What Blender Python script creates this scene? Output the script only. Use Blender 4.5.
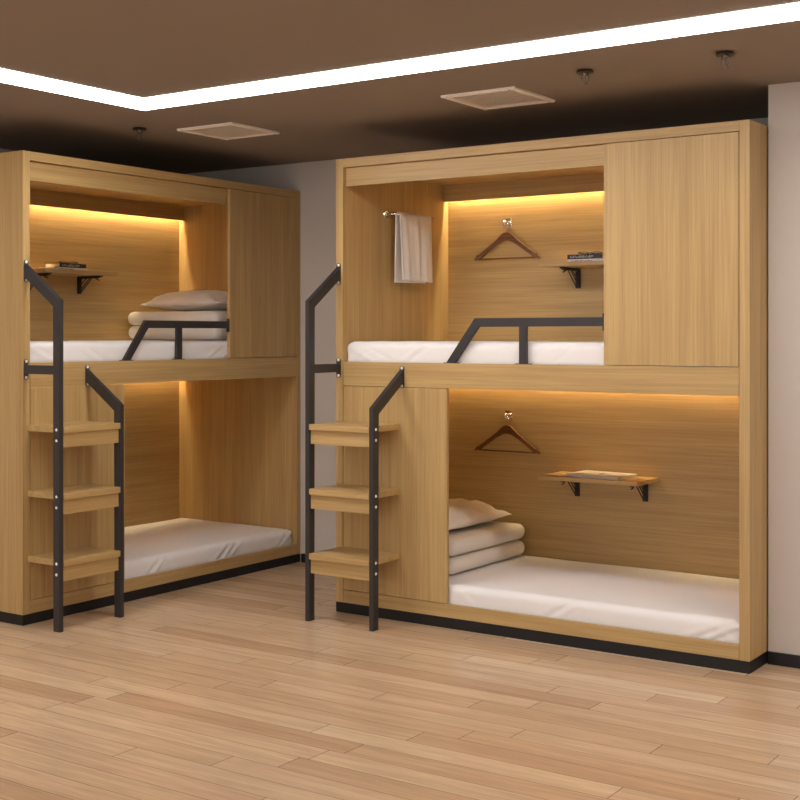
import bpy, bmesh, math, random
from mathutils import Vector, Matrix, noise
random.seed(4)
C = bpy.context.scene.collection
for o in list(bpy.data.objects): bpy.data.objects.remove(o)
scene = bpy.context.scene
PI = math.pi

# ------------------------------------------------------------------ camera
cd = bpy.data.cameras.new('camera'); cam = bpy.data.objects.new('camera', cd); C.objects.link(cam)
cd.sensor_width = 36; cd.lens = 1285.844/800*36; cd.shift_y = -(400-335.569)/800
cam.location = (3.863, -5.095, 1.37); cam.rotation_euler = (PI/2, 0, .599)
cd.clip_start = .05; cd.clip_end = 60
scene.camera = cam
# ------------------------------------------------------------------ world, lights, exposure
w = bpy.data.worlds.new('world'); scene.world = w; w.use_nodes = True
w.node_tree.nodes['Background'].inputs[0].default_value = (.8, .88, 1, 1)
w.node_tree.nodes['Background'].inputs[1].default_value = .15
STRIP = 14.2          # radiance of the ceiling light band
LED = 150.0           # radiance of the warm strips in the bunks
scene.view_settings.view_transform = 'Standard'; scene.view_settings.look = 'None'
scene.view_settings.gamma = 1; scene.view_settings.use_curve_mapping = False
scene.view_settings.exposure = 0.0
def area(name, loc, rot, sx, sy, power, col):
    l = bpy.data.lights.new(name, 'AREA'); l.shape = 'RECTANGLE'; l.size = sx; l.size_y = sy; l.energy = power; l.color = col
    o = bpy.data.objects.new(name, l); C.objects.link(o); o.location = loc; o.rotation_euler = rot; return o
# added fill lamp, unseen behind the camera, set at an assumed wall opening
area('fill_behind_camera', (1.6, -8.86, 1.35), (PI/2, 0, 0), 5.0, 1.7, 85, (1, .97, .94))

# ------------------------------------------------------------------ materials
def mat(name, col, rough=.5, metal=0, spec=.5, coat=0):
    m = bpy.data.materials.new(name); m.use_nodes = True
    b = m.node_tree.nodes['Principled BSDF']
    b.inputs['Base Color'].default_value = (*col, 1); b.inputs['Roughness'].default_value = rough
    b.inputs['Metallic'].default_value = metal; b.inputs['Specular IOR Level'].default_value = spec
    b.inputs['Coat Weight'].default_value = coat
    return m
class N:
    def __init__(s, m): s.t = m.node_tree; s.n = s.t.nodes; s.b = s.n['Principled BSDF']
    def new(s, typ, **k):
        x = s.n.new(typ)
        for a, v in k.items(): setattr(x, a, v)
        return x
    def link(s, a, b): s.t.links.new(a, b)
    def math(s, op, a, b=None, c=None):
        x = s.n.new('ShaderNodeMath'); x.operation = op
        for i, v in enumerate((a, b, c)):
            if v is None: continue
            if isinstance(v, (int, float)): x.inputs[i].default_value = v
            else: s.link(v, x.inputs[i])
        return x.outputs[0]
    def ramp(s, fac, stops):
        r = s.n.new('ShaderNodeValToRGB'); e = r.color_ramp.elements
        while len(e) < len(stops): e.new(.5)
        for q, (p, c) in zip(e, stops): q.position = p; q.color = (*c, 1)
        s.link(fac, r.inputs[0]); return r.outputs[0]
    def mix(s, fac, a, b, typ='MIX'):
        x = s.n.new('ShaderNodeMix'); x.data_type = 'RGBA'; x.blend_type = typ
        for i, v in ((0, fac), (6, a), (7, b)):
            if isinstance(v, (int, float)): x.inputs[i].default_value = v
            elif isinstance(v, tuple): x.inputs[i].default_value = (*v, 1)
            else: s.link(v, x.inputs[i])
        return x.outputs[2]
def noise_bump(m, scale=40, strength=.1, dist=.002, detail=4):
    k = N(m); tc = k.new('ShaderNodeTexCoord'); nz = k.new('ShaderNodeTexNoise')
    nz.inputs['Scale'].default_value = scale; nz.inputs['Detail'].default_value = detail
    k.link(tc.outputs['Object'], nz.inputs['Vector'])
    bp = k.new('ShaderNodeBump'); bp.inputs['Strength'].default_value = strength; bp.inputs['Distance'].default_value = dist
    k.link(nz.outputs[0], bp.inputs['Height']); k.link(bp.outputs[0], k.b.inputs['Normal'])
    return m
def wood(name, axis, dark=(.415, .262, .102), light=(.55, .370, .156), rough=.42, freq=1.0):
    """straight-grained oak veneer; the grain runs along the given axis"""
    m = mat(name, light, rough); k = N(m)
    tc = k.new('ShaderNodeTexCoord'); oi = k.new('ShaderNodeObjectInfo')
    add = k.new('ShaderNodeVectorMath', operation='ADD'); k.link(tc.outputs['Object'], add.inputs[0])
    sc = k.new('ShaderNodeVectorMath', operation='SCALE'); sc.inputs[0].default_value = (3.1, 5.7, 2.3)
    k.link(oi.outputs['Random'], sc.inputs['Scale']); k.link(sc.outputs[0], add.inputs[1])
    def layer(across, along, detail, dist):
        mp = k.new('ShaderNodeMapping'); s = [across*freq]*3; s[axis] = along
        mp.inputs['Scale'].default_value = s; k.link(add.outputs[0], mp.inputs[0])
        nz = k.new('ShaderNodeTexNoise'); nz.inputs['Scale'].default_value = 1; nz.inputs['Detail'].default_value = detail
        nz.inputs['Distortion'].default_value = dist; k.link(mp.outputs[0], nz.inputs['Vector']); return nz.outputs[0]
    a = layer(26, .7, 4, .25); b = layer(130, 2.5, 2, .1); c = layer(7, .5, 2, .4)
    v = k.math('ADD', k.math('MULTIPLY', a, .38), k.math('ADD', k.math('MULTIPLY', b, .42), k.math('MULTIPLY', c, .20)))
    col = k.ramp(v, [(.38, dark), (.5, tuple((x+y)/2 for x, y in zip(dark, light))), (.62, light)])
    k.link(col, k.b.inputs['Base Color'])
    bp = k.new('ShaderNodeBump'); bp.inputs['Strength'].default_value = .08; bp.inputs['Distance'].default_value = .001
    k.link(b, bp.inputs['Height']); k.link(bp.outputs[0], k.b.inputs['Normal'])
    return m
WX, WY, WZ = wood('oak_grain_across', 0), wood('oak_grain_deep', 1), wood('oak_grain_upright', 2)
HANG = wood('dark_stained_wood', 0, (.16, .062, .022), (.26, .115, .045), .35, 2)
BLACK = noise_bump(mat('black_plinth', (.011, .010, .011), .5, 0, .35), 200, .03)
STEEL = noise_bump(mat('charcoal_powder_coat', (.033, .030, .031), .40, 0, .5), 900, .08, .0004)
BOLT = mat('polished_bolt', (.95, .95, .95), .35, .1)
IRON = noise_bump(mat('black_bracket_paint', (.015, .014, .015), .4), 500, .05, .0004)
CHROME = mat('chrome', (.86, .84, .82), .12, 1)
def cloth(name, col, sc=900):
    m = mat(name, col, .9, 0, .2); m.node_tree.nodes['Principled BSDF'].inputs['Sheen Weight'].default_value = .15
    return noise_bump(m, sc, .12, .0006, 2)
SHEET = cloth('white_cotton_sheet', (.86, .83, .82))
QUILT = cloth('cream_quilt_cotton', (.80, .74, .66))
PILL = cloth('cream_pillow_cotton', (.82, .75, .67))
TOWEL = cloth('white_terry', (.84, .79, .74), 500)
WALL = noise_bump(mat('warm_grey_wall_paint', (.60, .545, .50), .85, 0, .3), 160, .05)
CEIL = noise_bump(mat('brown_ceiling_paint', (.295, .240, .198), .85, 0, .25), 120, .05)
VENT = mat('beige_vent_enamel', (.93, .85, .77), .5)
SILVER = mat('laptop_aluminium', (.76, .70, .63), .38, .3)
DARK = mat('dark_cover', (.025, .022, .022), .4)
PAPER = mat('book_pages', (.78, .66, .47), .9)
WHITEC = mat('pale_cover', (.72, .69, .64), .5)
MARK = mat('spine_lettering', (.45, .43, .42), .5)
LOGO = mat('laptop_emblem', (.03, .026, .022), .3)
def emis(name, col, s):
    m = mat(name, col, .5); b = m.node_tree.nodes['Principled BSDF']
    b.inputs['Emission Color'].default_value = (*col, 1); b.inputs['Emission Strength'].default_value = s; return m
GLOW = emis('ceiling_band_diffuser', (1, .975, .95), STRIP)
WARM = emis('warm_led_tape', (1, .86, .54), LED)
WARM_LOW = emis('warm_led_tape_dim', (1, .83, .48), LED*.5)

def floor_mat():
    m = mat('oak_plank_floor', (.5, .35, .22), .3, 0, .5); k = N(m)
    tc = k.new('ShaderNodeTexCoord'); sp = k.new('ShaderNodeSeparateXYZ'); k.link(tc.outputs['Object'], sp.inputs[0])
    X, Y = sp.outputs[0], sp.outputs[1]
    RH, PL = .1125, 1.12
    ry = k.math('DIVIDE', k.math('ADD', Y, .03+RH*100), RH); row = k.math('FLOOR', ry); fy = k.math('FRACT', ry)
    wn = k.new('ShaderNodeTexWhiteNoise', noise_dimensions='1D'); k.link(row, wn.inputs['W'])
    rx = k.math('ADD', k.math('DIVIDE', k.math('ADD', X, 50), PL), k.math('MULTIPLY', wn.outputs[0], 7.3))
    cx = k.math('FLOOR', rx); fx = k.math('FRACT', rx)
    cb = k.new('ShaderNodeCombineXYZ'); k.link(row, cb.inputs[0]); k.link(cx, cb.inputs[1])
    w2 = k.new('ShaderNodeTexWhiteNoise', noise_dimensions='3D'); k.link(cb.outputs[0], w2.inputs['Vector'])
    rnd = w2.outputs[0]
    dy = k.math('MULTIPLY', k.math('MINIMUM', fy, k.math('SUBTRACT', 1, fy)), RH)
    dx = k.math('MULTIPLY', k.math('MINIMUM', fx, k.math('SUBTRACT', 1, fx)), PL)
    sy = k.new('ShaderNodeMapRange'); k.link(dy, sy.inputs[0]); sy.inputs[1].default_value = .0004; sy.inputs[2].default_value = .0024
    sx = k.new('ShaderNodeMapRange'); k.link(dx, sx.inputs[0]); sx.inputs[1].default_value = .0008; sx.inputs[2].default_value = .0028
    seam = k.math('MULTIPLY', k.math('ADD', k.math('MULTIPLY', sy.outputs[0], .62), .38), k.math('ADD', k.math('MULTIPLY', sx.outputs[0], .6), .4))
    cv = k.new('ShaderNodeCombineXYZ')
    k.link(k.math('ADD', k.math('MULTIPLY', X, 1.6), k.math('MULTIPLY', rnd, 37)), cv.inputs[0])
    k.link(k.math('ADD', k.math('MULTIPLY', Y, 26), k.math('MULTIPLY', rnd, 91)), cv.inputs[1])
    n1 = k.new('ShaderNodeTexNoise'); n1.inputs['Scale'].default_value = 1; n1.inputs['Detail'].default_value = 6; n1.inputs['Distortion'].default_value = 1.2
    k.link(cv.outputs[0], n1.inputs['Vector'])
    cw = k.new('ShaderNodeCombineXYZ')
    k.link(k.math('ADD', k.math('MULTIPLY', X, 9), k.math('MULTIPLY', rnd, 17)), cw.inputs[0]); k.link(k.math('MULTIPLY', Y, 170), cw.inputs[1])
    n2 = k.new('ShaderNodeTexNoise'); n2.inputs['Scale'].default_value = 1; n2.inputs['Detail'].default_value = 3
    k.link(cw.outputs[0], n2.inputs['Vector'])
    base = k.ramp(rnd, [(0, (.53, .335, .20)), (.25, (.60, .405, .25)), (.55, (.655, .46, .295)), (.8, (.615, .415, .265)), (1, (.70, .505, .325))])
    g = k.math('ADD', k.math('MULTIPLY', n1.outputs[0], .65), k.math('MULTIPLY', n2.outputs[0], .35))
    gr = k.new('ShaderNodeMapRange'); k.link(g, gr.inputs[0]); gr.inputs[1].default_value = .34; gr.inputs[2].default_value = .66
    gr.inputs[3].default_value = .80; gr.inputs[4].default_value = 1.10
    v = k.math('MULTIPLY', gr.outputs[0], seam)
    mul = k.new('ShaderNodeVectorMath', operation='SCALE'); k.link(base, mul.inputs[0]); k.link(v, mul.inputs['Scale'])
    k.link(mul.outputs[0], k.b.inputs['Base Color'])
    rr = k.new('ShaderNodeMapRange'); k.link(n2.outputs[0], rr.inputs[0]); rr.inputs[3].default_value = .17; rr.inputs[4].default_value = .28
    k.link(rr.outputs[0], k.b.inputs['Roughness'])
    bp = k.new('ShaderNodeBump'); bp.inputs['Strength'].default_value = .25; bp.inputs['Distance'].default_value = .001
    k.link(k.math('ADD', seam, k.math('MULTIPLY', n2.outputs[0], .12)), bp.inputs['Height']); k.link(bp.outputs[0], k.b.inputs['Normal'])
    return m
FLOOR = floor_mat()

# ------------------------------------------------------------------ mesh helpers
def box(bm, x0, x1, y0, y1, z0, z1, bev=0):
    r = bmesh.ops.create_cube(bm, size=1)
    for v in r['verts']:
        v.co = Vector(((x0+x1)/2+v.co.x*(x1-x0), (y0+y1)/2+v.co.y*(y1-y0), (z0+z1)/2+v.co.z*(z1-z0)))
    if bev:
        es = list({e for v in r['verts'] for e in v.link_edges})
        bmesh.ops.bevel(bm, geom=es, offset=bev, segments=2, affect='EDGES', profile=.7)
def prism(bm, pts, d0, d1, axis='y', bev=0):
    """polygon given in the plane across the axis, extruded along it"""
    def co(p, d):
        return {'y': (p[0], d, p[1]), 'x': (d, p[0], p[1]), 'z': (p[0], p[1], d)}[axis]
    a = [bm.verts.new(co(p, d0)) for p in pts]; b = [bm.verts.new(co(p, d1)) for p in pts]
    n = len(pts); fs = [bm.faces.new(a[::-1]), bm.faces.new(b)]
    for i in range(n): fs.append(bm.faces.new((a[i], a[(i+1) % n], b[(i+1) % n], b[i])))
    if bev:
        es = list({e for f in fs[:2] for e in f.edges})
        bmesh.ops.bevel(bm, geom=es, offset=bev, segments=2, affect='EDGES')
def cyl(bm, p, q, r, r2=None, seg=16):
    p, q = Vector(p), Vector(q); d = q-p
    m = Matrix.Translation((p+q)/2) @ d.to_track_quat('Z', 'Y').to_matrix().to_4x4()
    bmesh.ops.create_cone(bm, cap_ends=True, segments=seg, radius1=r, radius2=r if r2 is None else r2, depth=d.length, matrix=m)
def ball(bm, c, r, s=(1, 1, 1)):
    bmesh.ops.create_uvsphere(bm, u_segments=16, v_segments=10, radius=r, matrix=Matrix.Translation(c) @ Matrix.Diagonal((*s, 1)))
def tube(bm, pts, r, seg=8, closed=False):
    pts = [Vector(p) for p in pts]; n = len(pts); rings = []; ref = None
    for i, p in enumerate(pts):
        a = pts[(i-1) % n] if (closed or i > 0) else p; b = pts[(i+1) % n] if (closed or i < n-1) else p
        t = (b-a).normalized()
        if ref is None: ref = t.orthogonal().normalized()
        ref = (ref-t*ref.dot(t)).normalized(); o = t.cross(ref)
        rings.append([bm.verts.new(p+ref*r*math.cos(2*PI*j/seg)+o*r*math.sin(2*PI*j/seg)) for j in range(seg)])
    m = n if closed else n-1
    for i in range(m):
        A, B = rings[i], rings[(i+1) % n]
        for j in range(seg): bm.faces.new((A[j], A[(j+1) % seg], B[(j+1) % seg], B[j]))
    if not closed: bm.faces.new(rings[0][::-1]); bm.faces.new(rings[-1])
def obj(name, fn, m, parent=None, smooth=False, kind=None):
    """fn fills a bmesh; links it as ONE mesh object"""
    bm = bmesh.new(); fn(bm); bmesh.ops.recalc_face_normals(bm, faces=bm.faces)
    me = bpy.data.meshes.new(name); bm.to_mesh(me); bm.free(); me.materials.append(m)
    if smooth: me.polygons.foreach_set('use_smooth', [True]*len(me.polygons))
    o = bpy.data.objects.new(name, me); C.objects.link(o)
    if parent: o.parent = parent
    if kind: o['kind'] = kind
    return o
def tag(o, label, cat, group=None):
    o['label'] = label; o['category'] = cat
    if group: o['group'] = group
    return o
def thing(name, label, cat, group=None):
    o = bpy.data.objects.new(name, None); o.empty_display_size = .1; C.objects.link(o); return tag(o, label, cat, group)
def dup(o, label=None, parent=None):
    c = o.copy(); C.objects.link(c)
    if parent: c.parent = parent
    if label: c['label'] = label
    for ch in [x for x in o.children]: dup(ch, None, c)
    return c
# the two bunk frames: (world position of the front left floor corner, turn)
RIGHT = ((0, 0), 0); LEFT = ((-1.028, -1.088), PI/2)
def place(o, unit, x, y, z, rz=0):
    (ox, oy), a = unit
    o.location = (ox+x*math.cos(a)-y*math.sin(a), oy+x*math.sin(a)+y*math.cos(a), z); o.rotation_euler = (0, 0, a+rz)
    return o

# ------------------------------------------------------------------ the room
ZC = 2.417
obj('floor', lambda b: box(b, -2.2, 7.1, -9.1, 1.15, -.1, 0), FLOOR, kind='structure')
obj('ceiling', lambda b: box(b, -2.2, 7.1, -9.1, 1.15, ZC, ZC+.1), CEIL, kind='structure')
obj('wall_back', lambda b: box(b, -2.2, 2.104, 1.0, 1.12, 0, ZC), WALL, kind='structure')
obj('wall_right', lambda b: box(b, 2.1045, 7.1, .211, 1.12, 0, ZC), WALL, kind='structure')
obj('wall_left', lambda b: box(b, -2.2, -2.045, -9.0, 1.0, 0, ZC), WALL, kind='structure')
obj('wall_far_right', lambda b: box(b, 7.0, 7.1, -9.0, .211, 0, ZC), WALL, kind='structure')
def wf(b):
    box(b, -2.045, -1.0, -9.1, -9.0, 0, ZC); box(b, 4.2, 7.0, -9.1, -9.0, 0, ZC)
    box(b, -1.0, 4.2, -9.1, -9.0, 0, .45); box(b, -1.0, 4.2, -9.1, -9.0, 2.25, ZC)
obj('wall_front', wf, WALL, kind='structure')
obj('baseboard_right', lambda b: box(b, 2.105, 6.99, .199, .2105, 0, .052, .0015), BLACK, kind='structure')
obj('baseboard_back', lambda b: box(b, -1.015, -.003, .988, .9995, 0, .052, .0015), BLACK, kind='structure')

# ------------------------------------------------------------------ bunk bed frame
L, H, T = 2.098, 2.245, .043
J, Q = 1.453, .649                 # where the two front screens start and end
def make_bunk():
    t = thing('bunk_bed', 'x', 'bunk bed', 'wooden bunk bed frames')
    B = .0012
    obj('side_panel', lambda b: box(b, 0, T, 0, .997, .05, H, B), WZ, t)
    obj('side_panel', lambda b: box(b, L-T, L, 0, .997, .05, H, B), WZ, t)
    obj('top_panel', lambda b: box(b, T+.0008, L-T-.0008, 0, .99, H-.043, H-.0005, B), WX, t)
    obj('back_panel', lambda b: box(b, T+.0006, L-T-.0006, .976, .99, .076, H-.044, 0), WX, t)
    obj('upper_screen_panel', lambda b: box(b, J, L-T-.003, 0, .02, 1.2432, H-.0462, B), WZ, t)
    obj('lower_screen_panel', lambda b: box(b, T+.003, Q, 0, .02, .1152, 1.1205, B), WZ, t)
    obj('top_fascia', lambda b: box(b, T+.001, J-.0015, .022, .04, 2.110, H-.0445, B), WX, t)
    obj('middle_rail', lambda b: box(b, T+.002, L-T-.002, 0, .02, 1.123, 1.2405, B), WX, t)
    obj('bottom_rail', lambda b: box(b, T+.002, L-T-.002, 0, .02, .0505, .1125, B), WX, t)
    obj('upper_bed_board', lambda b: box(b, T+.0006, L-T-.0006, .0205, .9755, 1.19, 1.215), WX, t)
    obj('lower_bed_board', lambda b: box(b, T+.0006, L-T-.0006, .0205, .9755, .051, .075), WX, t)
    obj('light_pelmet', lambda b: box(b, T+.0006, L-T-.0006, .929, .941, 2.110, H-.0431), WX, t)
    obj('light_pelmet', lambda b: box(b, T+.0006, L-T-.0006, .929, .941, 1.118, 1.1899), WX, t)
    s = obj('light_strip', lambda b: box(b, T+.01, L-T-.01, .948, .962, 2.192, 2.2005), WARM, t)
    s['label'] = 'warm glowing strip hidden under the top panel'
    s = obj('light_strip', lambda b: box(b, T+.01, L-T-.01, .948, .962, 1.181, 1.1895), WARM_LOW, t)
    s['label'] = 'warm glowing strip hidden under the upper bed board'
    p = obj('plinth', lambda b: (box(b, 0.0, L, .0, .022, 0, .0495, .001), box(b, L-.022, L, .022, .997, 0, .0495), box(b, 0, .022, .022, .997, 0, .0495)), BLACK, t)
    p['label'] = 'black skirting plinth along the foot'
    g = obj('guard_rail', guard, STEEL, t); g['label'] = 'charcoal metal guard rail over the upper mattress edge'
    obj('rail_post', lambda b: box(b, 1.034, 1.071, .001, .0195, 1.2415, 1.4105, .001), STEEL, g)
    obj('mounting_plate', lambda b: box(b, J-.0075, J-.002, .0005, .0198, 1.390, 1.466, .002), STEEL, g)
    for x in (.67, 1.0525):
        obj('foot_plate', lambda b: box(b, x-.04, x+.04, .0005, .0198, 1.2408, 1.2438, .001), STEEL, g)
    return t
def guard(b):
    hz = .039; x0, x1 = .646, .800
    # one bent bar: sloping leg then level run to the screen panel
    prism(b, [(x0, 1.2442), (x0+.048, 1.2442), (x1+.019, 1.450-hz), (J-.008, 1.450-hz), (J-.008, 1.450), (x1, 1.450)], .001, .0195, 'y', .0012)
bunk = make_bunk()
bunk['label'] = 'oak bunk bed frame on the right, towel bar inside, facing the viewer'
place(bunk, RIGHT, 0, 0, 0)
b2 = dup(bunk, 'oak bunk bed frame on the left, turned sideways against the back wall')
place(b2, LEFT, 0, 0, 0)

# ------------------------------------------------------------------ ladders
def make_ladder():
    t = thing('ladder', 'x', 'ladder', 'step ladders bolted to the bunk beds')
    yf, yb = -.251, -.209
    def pole(b, x0, x1, knee, top):
        sl = .68; lo = .058          # slope and upright height of the sloping bar
        y1 = -.004
        prism(b, [(yf, 0), (yb, 0), (yb, knee-.028), (y1, top-lo-.002), (y1, top), (yf, knee)], x0, x1, 'x', .0015)
    p1 = obj('ladder_pole', lambda b: pole(b, .004, .029, 1.535, 1.708), STEEL, t)
    p2 = obj('ladder_pole', lambda b: pole(b, .382, .407, 1.033, 1.203), STEEL, t)
    obj('tie_bar', lambda b: box(b, .005, .028, yb+.0003, -.004, 1.189, 1.231, .0015), STEEL, p1)
    for par, xc, zs in ((p1, .018, (1.632, 1.718)), (p1, .018, (1.172, 1.248)), (p2, .398, (1.128, 1.214))):
        z0, z1 = zs
        def plate(b):
            n = 8; w_ = .0125
            pts = [(xc+w_*math.cos(PI*i/n), z1-.002+w_*math.sin(PI*i/n)) for i in range(n+1)]+[(xc-w_*math.cos(PI*i/n), z0+.002-w_*math.sin(PI*i/n)) for i in range(n+1)]
            prism(b, pts, -.0045, -.0005, 'y')
        pl = obj('wall_plate', plate, STEEL, par)
    for xc, z in ((.018, 1.718), (.018, 1.632), (.018, 1.248), (.018, 1.172), (.398, 1.214), (.398, 1.128)):
        obj('bolt', lambda b: ball(b, (xc, -.0045, z), .0078, (1, .55, 1)), BOLT, p2 if xc > .3 else p1, True)
    for z in (.946, .636, .326):
        s = obj('step', lambda b: box(b, .0298, .3812, -.253, -.0008, z-.028, z, .0012), WX, t)
        obj('apron', lambda b: box(b, .0305, .3803, -.241, -.223, z-.096, z-.0285, .001), WX, s)
        for dz in (.012, .062):
            obj('bolt', lambda b: ball(b, (.4072, -.231, z-dz), .0072, (.55, 1, 1)), BOLT, p2, True)
            obj('bolt', lambda b: ball(b, (.0038, -.231, z-dz), .0072, (.55, 1, 1)), BOLT, p1, True)
    return t
lad = make_ladder(); lad['label'] = 'charcoal steel ladder with three oak steps bolted to the right bunk bed'
place(lad, RIGHT, 0, 0, 0)
place(dup(lad, 'charcoal steel ladder with three oak steps bolted to the left bunk bed'), LEFT, 0, 0, 0)

# ------------------------------------------------------------------ bedding
def soft_box(b, sx, sy, sz, r, step, disp, square=0):
    """rounded cushion block centred in x and y, standing on z=0, with its surface pushed by disp(p, n)"""
    import itertools
    nx, ny, nz = [max(2, int(round(s/step))) for s in (sx, sy, sz)]
    verts = {}
    def V(i, j, k):
        if (i, j, k) in verts: return verts[(i, j, k)]
        p = Vector(((i/nx-.5)*sx, (j/ny-.5)*sy, (k/nz-.5)*sz)); h = Vector((sx/2, sy/2, sz/2))
        q = Vector([max(-(h[a]-r), min(h[a]-r, p[a])) for a in range(3)])
        d = p-q
        if d.length > 1e-6:
            m_ = max(abs(c) for c in d); 
            n = d.normalized(); p = q+n*m_
            a_ = max(abs(d.x), abs(d.y))
            if square and a_ > 1e-6:
                l_ = math.hypot(a_, d.z); k_ = m_/l_
                p = p*(1-square)+(q+Vector((d.x*k_, d.y*k_, d.z*k_)))*square
        else: n = Vector((0, 0, 1))
        v = p+n*disp(p+Vector((0, 0, sz/2)), n)+Vector((0, 0, sz/2))
        if v.z < 0: v.z = 0
        verts[(i, j, k)] = b.verts.new(v); return verts[(i, j, k)]
    for k in (0, nz):
        for i in range(nx):
            for j in range(ny): b.faces.new((V(i, j, k), V(i+1, j, k), V(i+1, j+1, k), V(i, j+1, k)))
    for j in (0, ny):
        for i in range(nx):
            for k in range(nz): b.faces.new((V(i, j, k), V(i+1, j, k), V(i+1, j, k+1), V(i, j, k+1)))
    for i in (0, nx):
        for j in range(ny):
            for k in range(nz): b.faces.new((V(i, j, k), V(i, j+1, k), V(i, j+1, k+1), V(i, j, k+1)))
def mattress(name, unit, z, label, seed, folds):
    sx, sy, sz = 2.008, .925, .125
    def disp(p, n):
        q = Vector((p.x+seed*5, p.y, p.z))
        d = .003*noise.noise(q*Vector((2.5)) if False else Vector((q.x*2.2, q.y*3, seed)))
        side = 1-abs(n.z)
        top = max(0, n.z)
        # gentle drag lines on the top, tucked creases down the front and at the corners
        d += top*.0022*noise.noise(Vector((q.x*3+q.y*5, q.y*2-q.x, seed+4)))
        if side > .2:
            for (fx, slope, a, wd) in folds:
                u = p.x-fx-slope*(p.z-.06)
                d += side*a*(math.exp(-(u/wd)**2)-.85*math.exp(-((u-wd*1.6)/wd)**2))
            d += side*.002*noise.noise(Vector((q.x*14, q.z*9, seed)))
        e = max(0, 1-(sx/2-abs(p.x))/.22)
        if e > 0 and side > .15:
            d += side*e*.0022*math.sin((abs(p.x)*1.2+p.z*1.5+p.y*.6)*60+seed)
        d = min(d, .0005+.006*(1-abs(n.x))) if abs(n.x) > .3 else min(d, .0065)
        return d
    o = obj(name, lambda b: soft_box(b, sx, sy, sz, .034, .0125, disp, .7), SHEET, None, True)
    tag(o, label, 'mattress', 'white sheeted mattresses')
    return place(o, unit, L/2, .4925, z)
F1 = [(-.62, 1.4, .005, .016), (-.3, -1.6, .004, .02), (.1, 1.3, .004, .02), (.15, 1.5, .005, .014), (.62, -1.5, .004, .02), (.88, 1.8, .006, .02), (-.9, -2, .007, .02), (-.84, -2.2, .005, .02)]
mattress('mattress', RIGHT, 1.2155, 'white sheeted mattress in the upper bay of the right bunk bed', 1, F1)
mattress('mattress', RIGHT, .0755, 'white sheeted mattress in the lower bay of the right bunk bed', 2, [(.12, 1.5, .005, .016), (.2, 1.4, .004, .014), (-.3, -1.4, .003, .02), (.9, 2, .007, .02), (.82, 2, .005, .03)])
mattress('mattress', LEFT, 1.2155, 'white sheeted mattress in the upper bay of the left bunk bed', 3, [(-.9, -2, .006, .02), (-.6, -1.6, .004, .02), (.42, 1.3, .006, .018), (.3, 1.6, .005, .016), (.0, 1.2, .003, .02)])
mattress('mattress', LEFT, .0755, 'white sheeted mattress in the lower bay of the left bunk bed', 4, [(-.20, 1.3, .011, .016), (-.13, 1.1, .009, .014), (.34, 1.3, .011, .016), (.41, 1.1, .010, .014), (.47, 1.4, .008, .014), (.86, 1.2, .010, .016), (.93, 1.4, .010, .016)])

def quilt(unit, x, y, z, label, seed):
    def disp(p, n):
        return .003*noise.noise(Vector((p.x*6+seed*3, p.y*5, p.z*8)))-.004*abs(n.z)*0
    o = obj('folded_quilt', lambda b: soft_box(b, .525, .735, .082, .0405, .0135, disp), QUILT, None, True)
    tag(o, label, 'quilt', 'folded cream quilts'); return place(o, unit, x, y, z)
def pillow(unit, x, y, z, label, seed, rz=0, sx=.44, sy=.66, hh=.088):
    def fn(b):
        n, m = 40, 56; g = {}
        for s in (1, -1):
            for i in range(n+1):
                for j in range(m+1):
                    u, v = i/n*2-1, j/m*2-1
                    pinch = 1-.07*(1-abs(v)**2.2)*abs(u)**3
                    pinch2 = 1-.06*(1-abs(u)**2.2)*abs(v)**3
                    f = max(0, (1-abs(u)**2.4))**.62*max(0, (1-abs(v)**3))**.62
                    edge = max(abs(u), abs(v))
                    wr = .015*edge**2*(1-edge**8)*noise.noise(Vector((u*3.5+seed, v*5, s*2)))*2.2+.005*f*noise.noise(Vector((u*2+seed, v*3, s)))
                    wr += .0035*(1-edge**8)*math.sin((u*9+v*16)+3*noise.noise(Vector((u*2, v*3, seed))))*edge**3
                    z_ = (hh*f+wr)*(1 if s > 0 else .45)
                    k = (i, j, s if (0 < i < n and 0 < j < m) else 0)
                    if k in g: continue
                    g[k] = b.verts.new((u*sx/2*pinch, v*sy/2*pinch2, hh*.72+s*max(0, z_) if k[2] else hh*.72))
        for s in (1, -1):
            for i in range(n):
                for j in range(m):
                    q = [g.get((a, c, s)) or g[(a, c, 0)] for a, c in ((i, j), (i+1, j), (i+1, j+1), (i, j+1))]
                    b.faces.new(q)
        zmin = min(v.co.z for v in b.verts)
        for v in b.verts: v.co.z -= zmin
    o = obj('pillow', fn, PILL, None, True); tag(o, label, 'pillow', 'cream pillows on the folded quilts')
    return place(o, unit, x, y, z, rz)
ZL, ZU = .2015, 1.3415
quilt(RIGHT, .316, .545, ZL+.005, 'folded cream quilt on the lower right mattress, bottom of its stack', 1)
quilt(RIGHT, .314, .548, ZL+.091, 'folded cream quilt directly under the pillow in the lower right bay', 2)
pillow(RIGHT, .280, .56, ZL+.177, 'cream pillow topping the folded quilts in the lower bay of the right bunk', 1)
quilt(LEFT, 1.787, .54, ZU+.005, 'folded cream quilt on the upper left mattress, bottom of its stack', 3)
quilt(LEFT, 1.785, .545, ZU+.091, 'folded cream quilt directly under the pillow in the upper left bay', 4)
pillow(LEFT, 1.823, .55, ZU+.177, 'cream pillow topping the folded quilts in the upper bay of the left bunk', 5)

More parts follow.
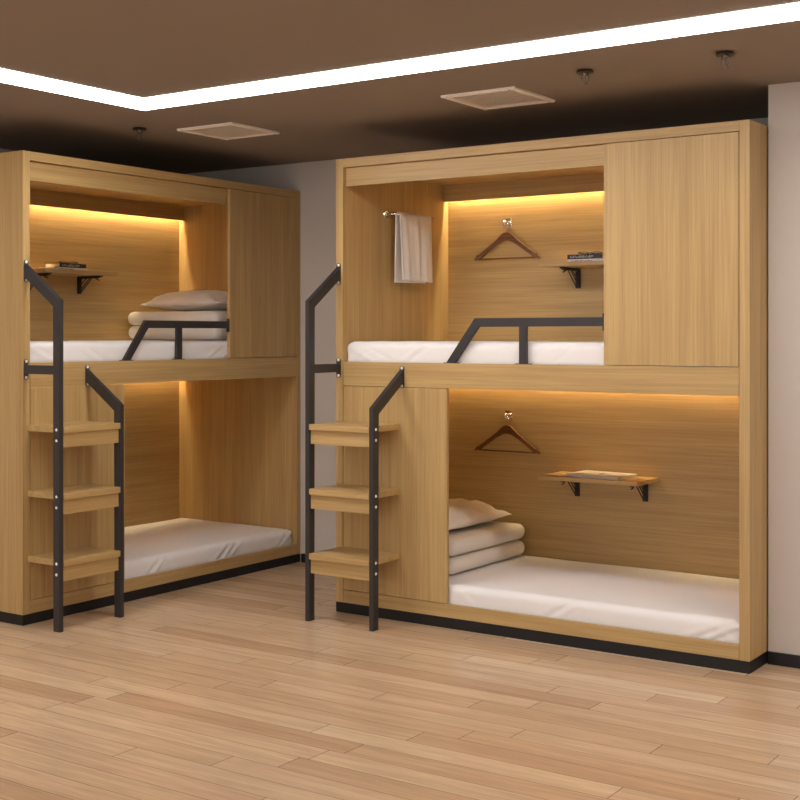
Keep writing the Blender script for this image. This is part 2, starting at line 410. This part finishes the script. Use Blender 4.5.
# ------------------------------------------------------------------ fold-down shelves
def make_shelf():
    t = thing('wall_shelf', 'x', 'shelf', 'small oak wall shelves')
    obj('shelf_board', lambda b: box(b, -.272, .272, -.262, -.001, -.02, 0, .001), WX, t)
    for x in (-.178, .203):
        def br(b):
            box(b, x-.014, x+.014, -.0055, -.0008, -.125, -.024, .001)
            box(b, x-.010, x+.010, -.015, -.0055, -.12, -.03, .001)
            box(b, x-.011, x+.011, -.192, -.0055, -.0295, -.0208, .001)
            box(b, x-.006, x+.006, -.178, -.02, -.036, -.0295, 0)
        k = obj('bracket', br, IRON, t)
        def arm(b):
            for dx in (-.008, .008):
                tube(b, [(x+dx, -.014, -.112), (x+dx, -.10, -.036)], .0032, 6); 
            tube(b, [(x, -.014, -.075), (x, -.065, -.036)], .003, 6)
        obj('folding_strut', arm, IRON, k)
        obj('release_lever', lambda b: tube(b, [(x, -.145, -.036), (x, -.168, -.046), (x, -.175, -.047)], .0035, 6), IRON, k)
    return t
sh = make_shelf()
SX = 1.024; SZ = 1.741
sh['label'] = 'small oak wall shelf on black brackets holding the laptop'
place(sh, RIGHT, SX-.004, .976, .656)
place(dup(sh, 'small oak wall shelf holding books, upper bay of the right bunk bed'), RIGHT, SX, .976, SZ)
place(dup(sh, 'small oak wall shelf holding books, upper bay of the left bunk bed'), LEFT, SX-.015, .976, SZ)

# laptop
lp = thing('laptop', 'closed silver laptop lying on the lower shelf of the right bunk', 'laptop')
obj('base_shell', lambda b: box(b, -.150, .150, -.102, .102, 0, .008, .003), SILVER, lp)
lid = obj('lid', lambda b: box(b, -.150, .150, -.102, .102, .0085, .015, .003), SILVER, lp)
def emblem(b):
    n = 20; pts = []
    for i in range(n):
        a = 2*PI*i/n; r = .0125*(1+.08*math.cos(2*a)); 
        if abs(a) < .35 or abs(a-2*PI) < .35: r *= .72
        if abs(a-PI/2) < .2: r *= .85
        pts.append((r*math.cos(a), r*math.sin(a)))
    prism(b, pts, .0151, .0155, 'z'); prism(b, [(.000, .014), (.004, .015), (.006, .021), (.001, .019)], .0151, .0155, 'z')
obj('lid_emblem', emblem, LOGO, lid)
place(lp, RIGHT, 1.034, .858, .6565, -.08)

# books and glasses
def make_book(name, sx, sy, sz, cover, label, group, marks):
    t = thing(name, label, 'book', group)
    def cov(b):
        box(b, -sx/2, sx/2, -sy/2, sy/2, 0, .0015); box(b, -sx/2, sx/2, -sy/2, sy/2, sz-.0015, sz)
        box(b, -sx/2, sx/2, -sy/2, -sy/2+.0018, .0015, sz-.0015)
    obj('cover', cov, cover, t)
    obj('pages', lambda b: box(b, -sx/2+.002, sx/2-.002, -sy/2+.0022, sy/2-.003, .0018, sz-.0018), PAPER, t)
    def mk(b):
        for x0, x1, z0, z1 in marks: box(b, x0, x1, -sy/2-.0005, -sy/2-.0001, z0*sz, z1*sz)
    obj('spine_lettering', mk, MARK if cover is DARK else DARK, t)
    return t
def letters(x0, x1, n, z0, z1):
    r = []; d = (x1-x0)/n
    for i in range(n):
        
        h = random.choice([(z0, z1), (z0, z0+(z1-z0)*.6), (z0+(z1-z0)*.35, z1)])
        r.append((x0+i*d, x0+i*d+d*.55, *h))
    return r
m1 = letters(-.08, .05, 16, .25, .75)
m2 = letters(-.10, .02, 15, .3, .65)
bk_w = make_book('book', .24, .14, .016, WHITEC, 'pale book under the dark one on the upper right shelf', 'books on the upper shelves', m2)
bk_d = make_book('book', .195, .125, .024, DARK, 'dark book lying on the pale one on the upper right shelf', 'books on the upper shelves', m1)
place(bk_w, RIGHT, .995, .865, SZ+.0005); place(bk_d, RIGHT, .966, .868, SZ+.017)
q1 = dup(bk_w, 'pale book under the dark one on the upper left shelf'); place(q1, LEFT, 1.0, .865, SZ+.0005)
q2 = dup(bk_d, 'dark book lying on the pale one on the upper left shelf'); place(q2, LEFT, 1.018, .868, SZ+.017)
def make_glasses():
    t = thing('eyeglasses', 'x', 'glasses', 'dark rimmed glasses on the books')
    r0 = .0016
    def rims(b):
        for s in (-1, 1):
            pts = [(s*.034+.026*math.cos(a)*(1+.06*math.cos(4*a)), -.012+.015*math.sin(a), .0068+.005*math.sin(a)) for a in [2*PI*i/20 for i in range(20)]]
            tube(b, pts, r0, 6, True)
        tube(b, [(-.010, -.009, .0078), (0, -.006, .0095), (.010, -.009, .0078)], r0, 6)
    # glasses rest on the folded temples, lenses tipped back
    obj('rims', lambda b: rims(b), DARK, t, True)
    for s in (-1, 1):
        obj('temple', lambda b: tube(b, [(s*.059, -.008, .0075), (s*.058, .004, .0085), (s*.045, .028, .0075), (s*.020, .036, .005), (-s*.022, .042, .0022 if s > 0 else .0060)], r0, 6), DARK, t, True)
    return t
gl = make_glasses(); gl['label'] = 'dark rimmed glasses on the dark book in the right bunk'
place(gl, RIGHT, .985, .83, SZ+.0415, .35)
place(dup(gl, 'dark rimmed glasses on the dark book in the left bunk'), LEFT, 1.0, .83, SZ+.0415, -.2)

# ------------------------------------------------------------------ hooks and hangers
def make_hook():
    t = thing('wall_hook', 'x', 'hook', 'square chrome wall hooks')
    obj('hook_plate', lambda b: box(b, -.022, .022, -.005, -.0006, -.026, .026, .002), CHROME, t)
    def peg(b):
        cyl(b, (0, -.005, .004), (0, -.036, .004), .0055); ball(b, (0, -.038, .004), .0095)
        tube(b, [(0, -.010, -.004), (0, -.022, -.014), (0, -.034, -.012), (0, -.040, -.002)], .004, 8)
    obj('hook_peg', peg, CHROME, t, True)
    return t
def make_hanger():
    t = thing('coat_hanger', 'x', 'hanger', 'dark wooden coat hangers')
    def up(x):    # upper edge below the neck
        a = abs(x)
        if a < .022: return -.004*(a/.022)**2
        if a < .055:
            k = (a-.022)/.033; return -.004-.030*(k*.6+.4*k*k)
        return -.034-(a-.055)*.70
    def body(b):
        xs = [i*.01 for i in range(0, 18)]
        top = [(x, up(x)) for x in xs]+[(.176, up(.176)-.004), (.182, up(.182)+.008), (.200, up(.200)-.004), (.204, -.140), (.196, -.146), (.184, -.138)]
        bot = [(.16, -.136)]+[(x, up(x)-.026) for x in (.15, .12, .09, .06)]+[(.03, -.050), (.012, -.045)]
        right = top+bot+[(0, -.0435)]
        left = [(-x, z) for x, z in reversed(right[1:-1])]
        prism(b, right+left, -.006, .006, 'y', .001)
    obj('hanger_body', body, HANG, t)
    obj('trouser_bar', lambda b: cyl(b, (-.176, 0, -.139), (.176, 0, -.139), .0045, None, 10), HANG, t, True)
    def wire(b):
        pts = [(0, 0, -.006), (0, 0, .018)]
        for i in range(13):
            a = -PI*.35+i/12*PI*1.25
            pts.append((.012*math.cos(a)*1.0-.003, 0, .036+.0125*math.sin(a)))
        tube(b, pts, .0014, 6)
    obj('hanger_hook', wire, CHROME, t, True)
    return t
hk, hg = make_hook(), make_hanger()
hk['label'] = 'square chrome hook on the back panel, upper bay of the right bunk'
hg['label'] = 'dark wooden coat hanger in the upper bay, beside the white towel'
place(hk, RIGHT, .426, .976, 1.978); place(hg, RIGHT, .434, .946, 1.925)
place(dup(hk, 'square chrome hook on the back panel, lower bay of the right bunk'), RIGHT, .432, .976, .940)
place(dup(hg, 'dark wooden coat hanger in the lower bay, above the stacked bedding'), RIGHT, .437, .946, .886)

# ------------------------------------------------------------------ towel bar and towel
BX, BY0, BY1, BZ = .102, .368, .728, 1.999
tb = thing('towel_bar', 'chrome towel bar on the side panel of the upper right bay', 'towel bar')
obj('bar', lambda b: cyl(b, (BX-T, BY0-.012, 0), (BX-T, BY1+.012, 0), .006), CHROME, tb, True)
for y in (BY0, BY1):
    pp = obj('post', lambda b: cyl(b, (.004, y, 0), (BX-T-.004, y, 0), .006), CHROME, tb, True)
    obj('rosette', lambda b: cyl(b, (.0006, y, 0), (.006, y, 0), .018, .016, 24), CHROME, pp)
place(tb, RIGHT, T, 0, BZ)
def towel(b):
    # one cloth draped over the bar: back fall, over the top, longer front fall, with real thickness
    W, Lf, Lb = .300, .345, .352; n, m = 34, 70; R = .0135
    tot = Lf+PI*R+Lb; rows = []
    for j in range(m+1):
        s = j/m*tot; row = []
        for i in range(n+1):
            u = i/n-.5
            if s < Lf: x, z, dd, side = R, -(Lf-s), (Lf-s)/Lf, 1
            elif s < Lf+PI*R:
                a = (s-Lf)/R; x, z, dd, side = R*math.cos(a), R*math.sin(a), 0, 0
            else: x, z, dd, side = -R, -(s-Lf-PI*R), (s-Lf-PI*R)/Lb, -1
            amp = .010*dd**.6
            wv = math.sin(u*19+1.6+.8*dd)*.6+math.sin(u*34+.5-dd)*.3+noise.noise(Vector((u*6, dd*1.4, 3)))*.9
            if side == 1: x += amp*(wv+1.1)+.008*dd
            elif side == -1: x -= amp*.35*(math.sin(u*15)+1)
            y = u*W*(1-.04*dd*(1 if side == 1 else 0))+(-.010 if side == -1 else 0)*dd
            z -= .006*u*(1 if side == 1 else -1)*dd
            row.append((x, y, z))
        rows.append(row)
    vs = [[b.verts.new(p) for p in r] for r in rows]
    fs = [b.faces.new((vs[j][i], vs[j][i+1], vs[j+1][i+1], vs[j+1][i])) for j in range(m) for i in range(n)]
    bmesh.ops.recalc_face_normals(b, faces=fs)
    bmesh.ops.solidify(b, geom=fs, thickness=.0035)
tw = obj('towel', towel, TOWEL, None, True); tag(tw, 'white towel draped over the chrome bar in the upper right bay', 'towel')
place(tw, RIGHT, BX, .542, BZ)

# ------------------------------------------------------------------ ceiling fittings
X0, X1, Y0, Y1, WB = -.478, 5.9, -.842, -7.6, .21
cl = thing('ceiling_light', 'long white band light recessed in a rectangle on the brown ceiling', 'ceiling light')
def band(b, e, z0, z1):
    a = [(X0+e, Y0-e), (X1-e, Y0-e), (X1-e, Y1+e), (X0+e, Y1+e)]; c = [(X0+WB-e, Y0-WB+e), (X1-WB+e, Y0-WB+e), (X1-WB+e, Y1+WB-e), (X0+WB-e, Y1+WB-e)]
    A = [[b.verts.new((x, y, z)) for x, y in a] for z in (z0, z1)]; Cc = [[b.verts.new((x, y, z)) for x, y in c] for z in (z0, z1)]
    for i in range(4):
        k = (i+1) % 4
        for l in (0, 1): b.faces.new((A[l][i], A[l][k], Cc[l][k], Cc[l][i]))
        b.faces.new((A[0][i], A[0][k], A[1][k], A[1][i])); b.faces.new((Cc[0][i], Cc[0][k], Cc[1][k], Cc[1][i]))
obj('light_diffuser', lambda b: band(b, 0, ZC-.004, ZC-.0008), GLOW, cl)

def make_vent():
    t = thing('ceiling_vent', 'x', 'vent', 'square ceiling air vents'); S = .184
    def fr(b):
        for s in (-1, 1):
            prism(b, [(s*S, -.001), (s*S, -.010), (s*(S-.010), -.014), (s*(S-.030), -.011), (s*(S-.034), -.001)], -S, S, 'y')
            prism(b, [(s*S, -.001), (s*S, -.010), (s*(S-.010), -.014), (s*(S-.030), -.011), (s*(S-.034), -.001)], -S+.034, S-.034, 'x')
    obj('vent_frame', fr, VENT, t)
    def sl(b):
        n = 17
        for i in range(n):
            x = -(S-.036)+(i+.5)*2*(S-.036)/n
            prism(b, [(x-.007, -.006), (x-.0062, -.0045), (x+.006, -.0105), (x+.0052, -.012)], -S+.0345, S-.0345, 'y')
        box(b, -S+.0345, S-.0345, -S+.0345, S-.0345, -.0018, -.0008)
    obj('vent_louvres', sl, VENT, t)
    return t
ve = make_vent(); ve.location = (1.035, -.186, ZC); ve['label'] = 'square beige air vent in the ceiling above the right bunk bed'
v2 = dup(ve, 'square beige air vent in the ceiling above the left bunk bed'); v2.location = (-.552, -.176, ZC)
def make_sprinkler():
    t = thing('fire_sprinkler', 'x', 'sprinkler', 'ceiling fire sprinklers')
    obj('escutcheon', lambda b: cyl(b, (0, 0, -.0012), (0, 0, -.012), .030, .036, 24), mat('sprinkler_ring', (.055, .04, .03), .4, .3), t)
    M = mat('sprinkler_brass', (.16, .12, .09), .35, .6)
    obj('sprinkler_body', lambda b: cyl(b, (0, 0, -.0125), (0, 0, -.022), .010, .008), M, t)
    def arms(b):
        for s in (-1, 1): tube(b, [(s*.008, 0, -.018), (s*.016, 0, -.030), (s*.012, 0, -.045), (0, 0, -.056)], .0022, 6)
        cyl(b, (0, 0, -.020), (0, 0, -.052), .0022)
    obj('frame_arms', arms, M, t)
    obj('deflector', lambda b: cyl(b, (0, 0, -.057), (0, 0, -.059), .016), M, t)
    return t
sp = make_sprinkler(); sp.location = (1.607, -.497, ZC); sp['label'] = 'small fire sprinkler on the ceiling, middle one just right of the right vent'
for x, lab in ((2.177, 'small fire sprinkler on the ceiling, farthest right of the three'), (-.873, 'small fire sprinkler on the ceiling over the left bunk bed')):
    q = dup(sp, lab); q.location = (x, -.485 if x < 0 else -.497, ZC)
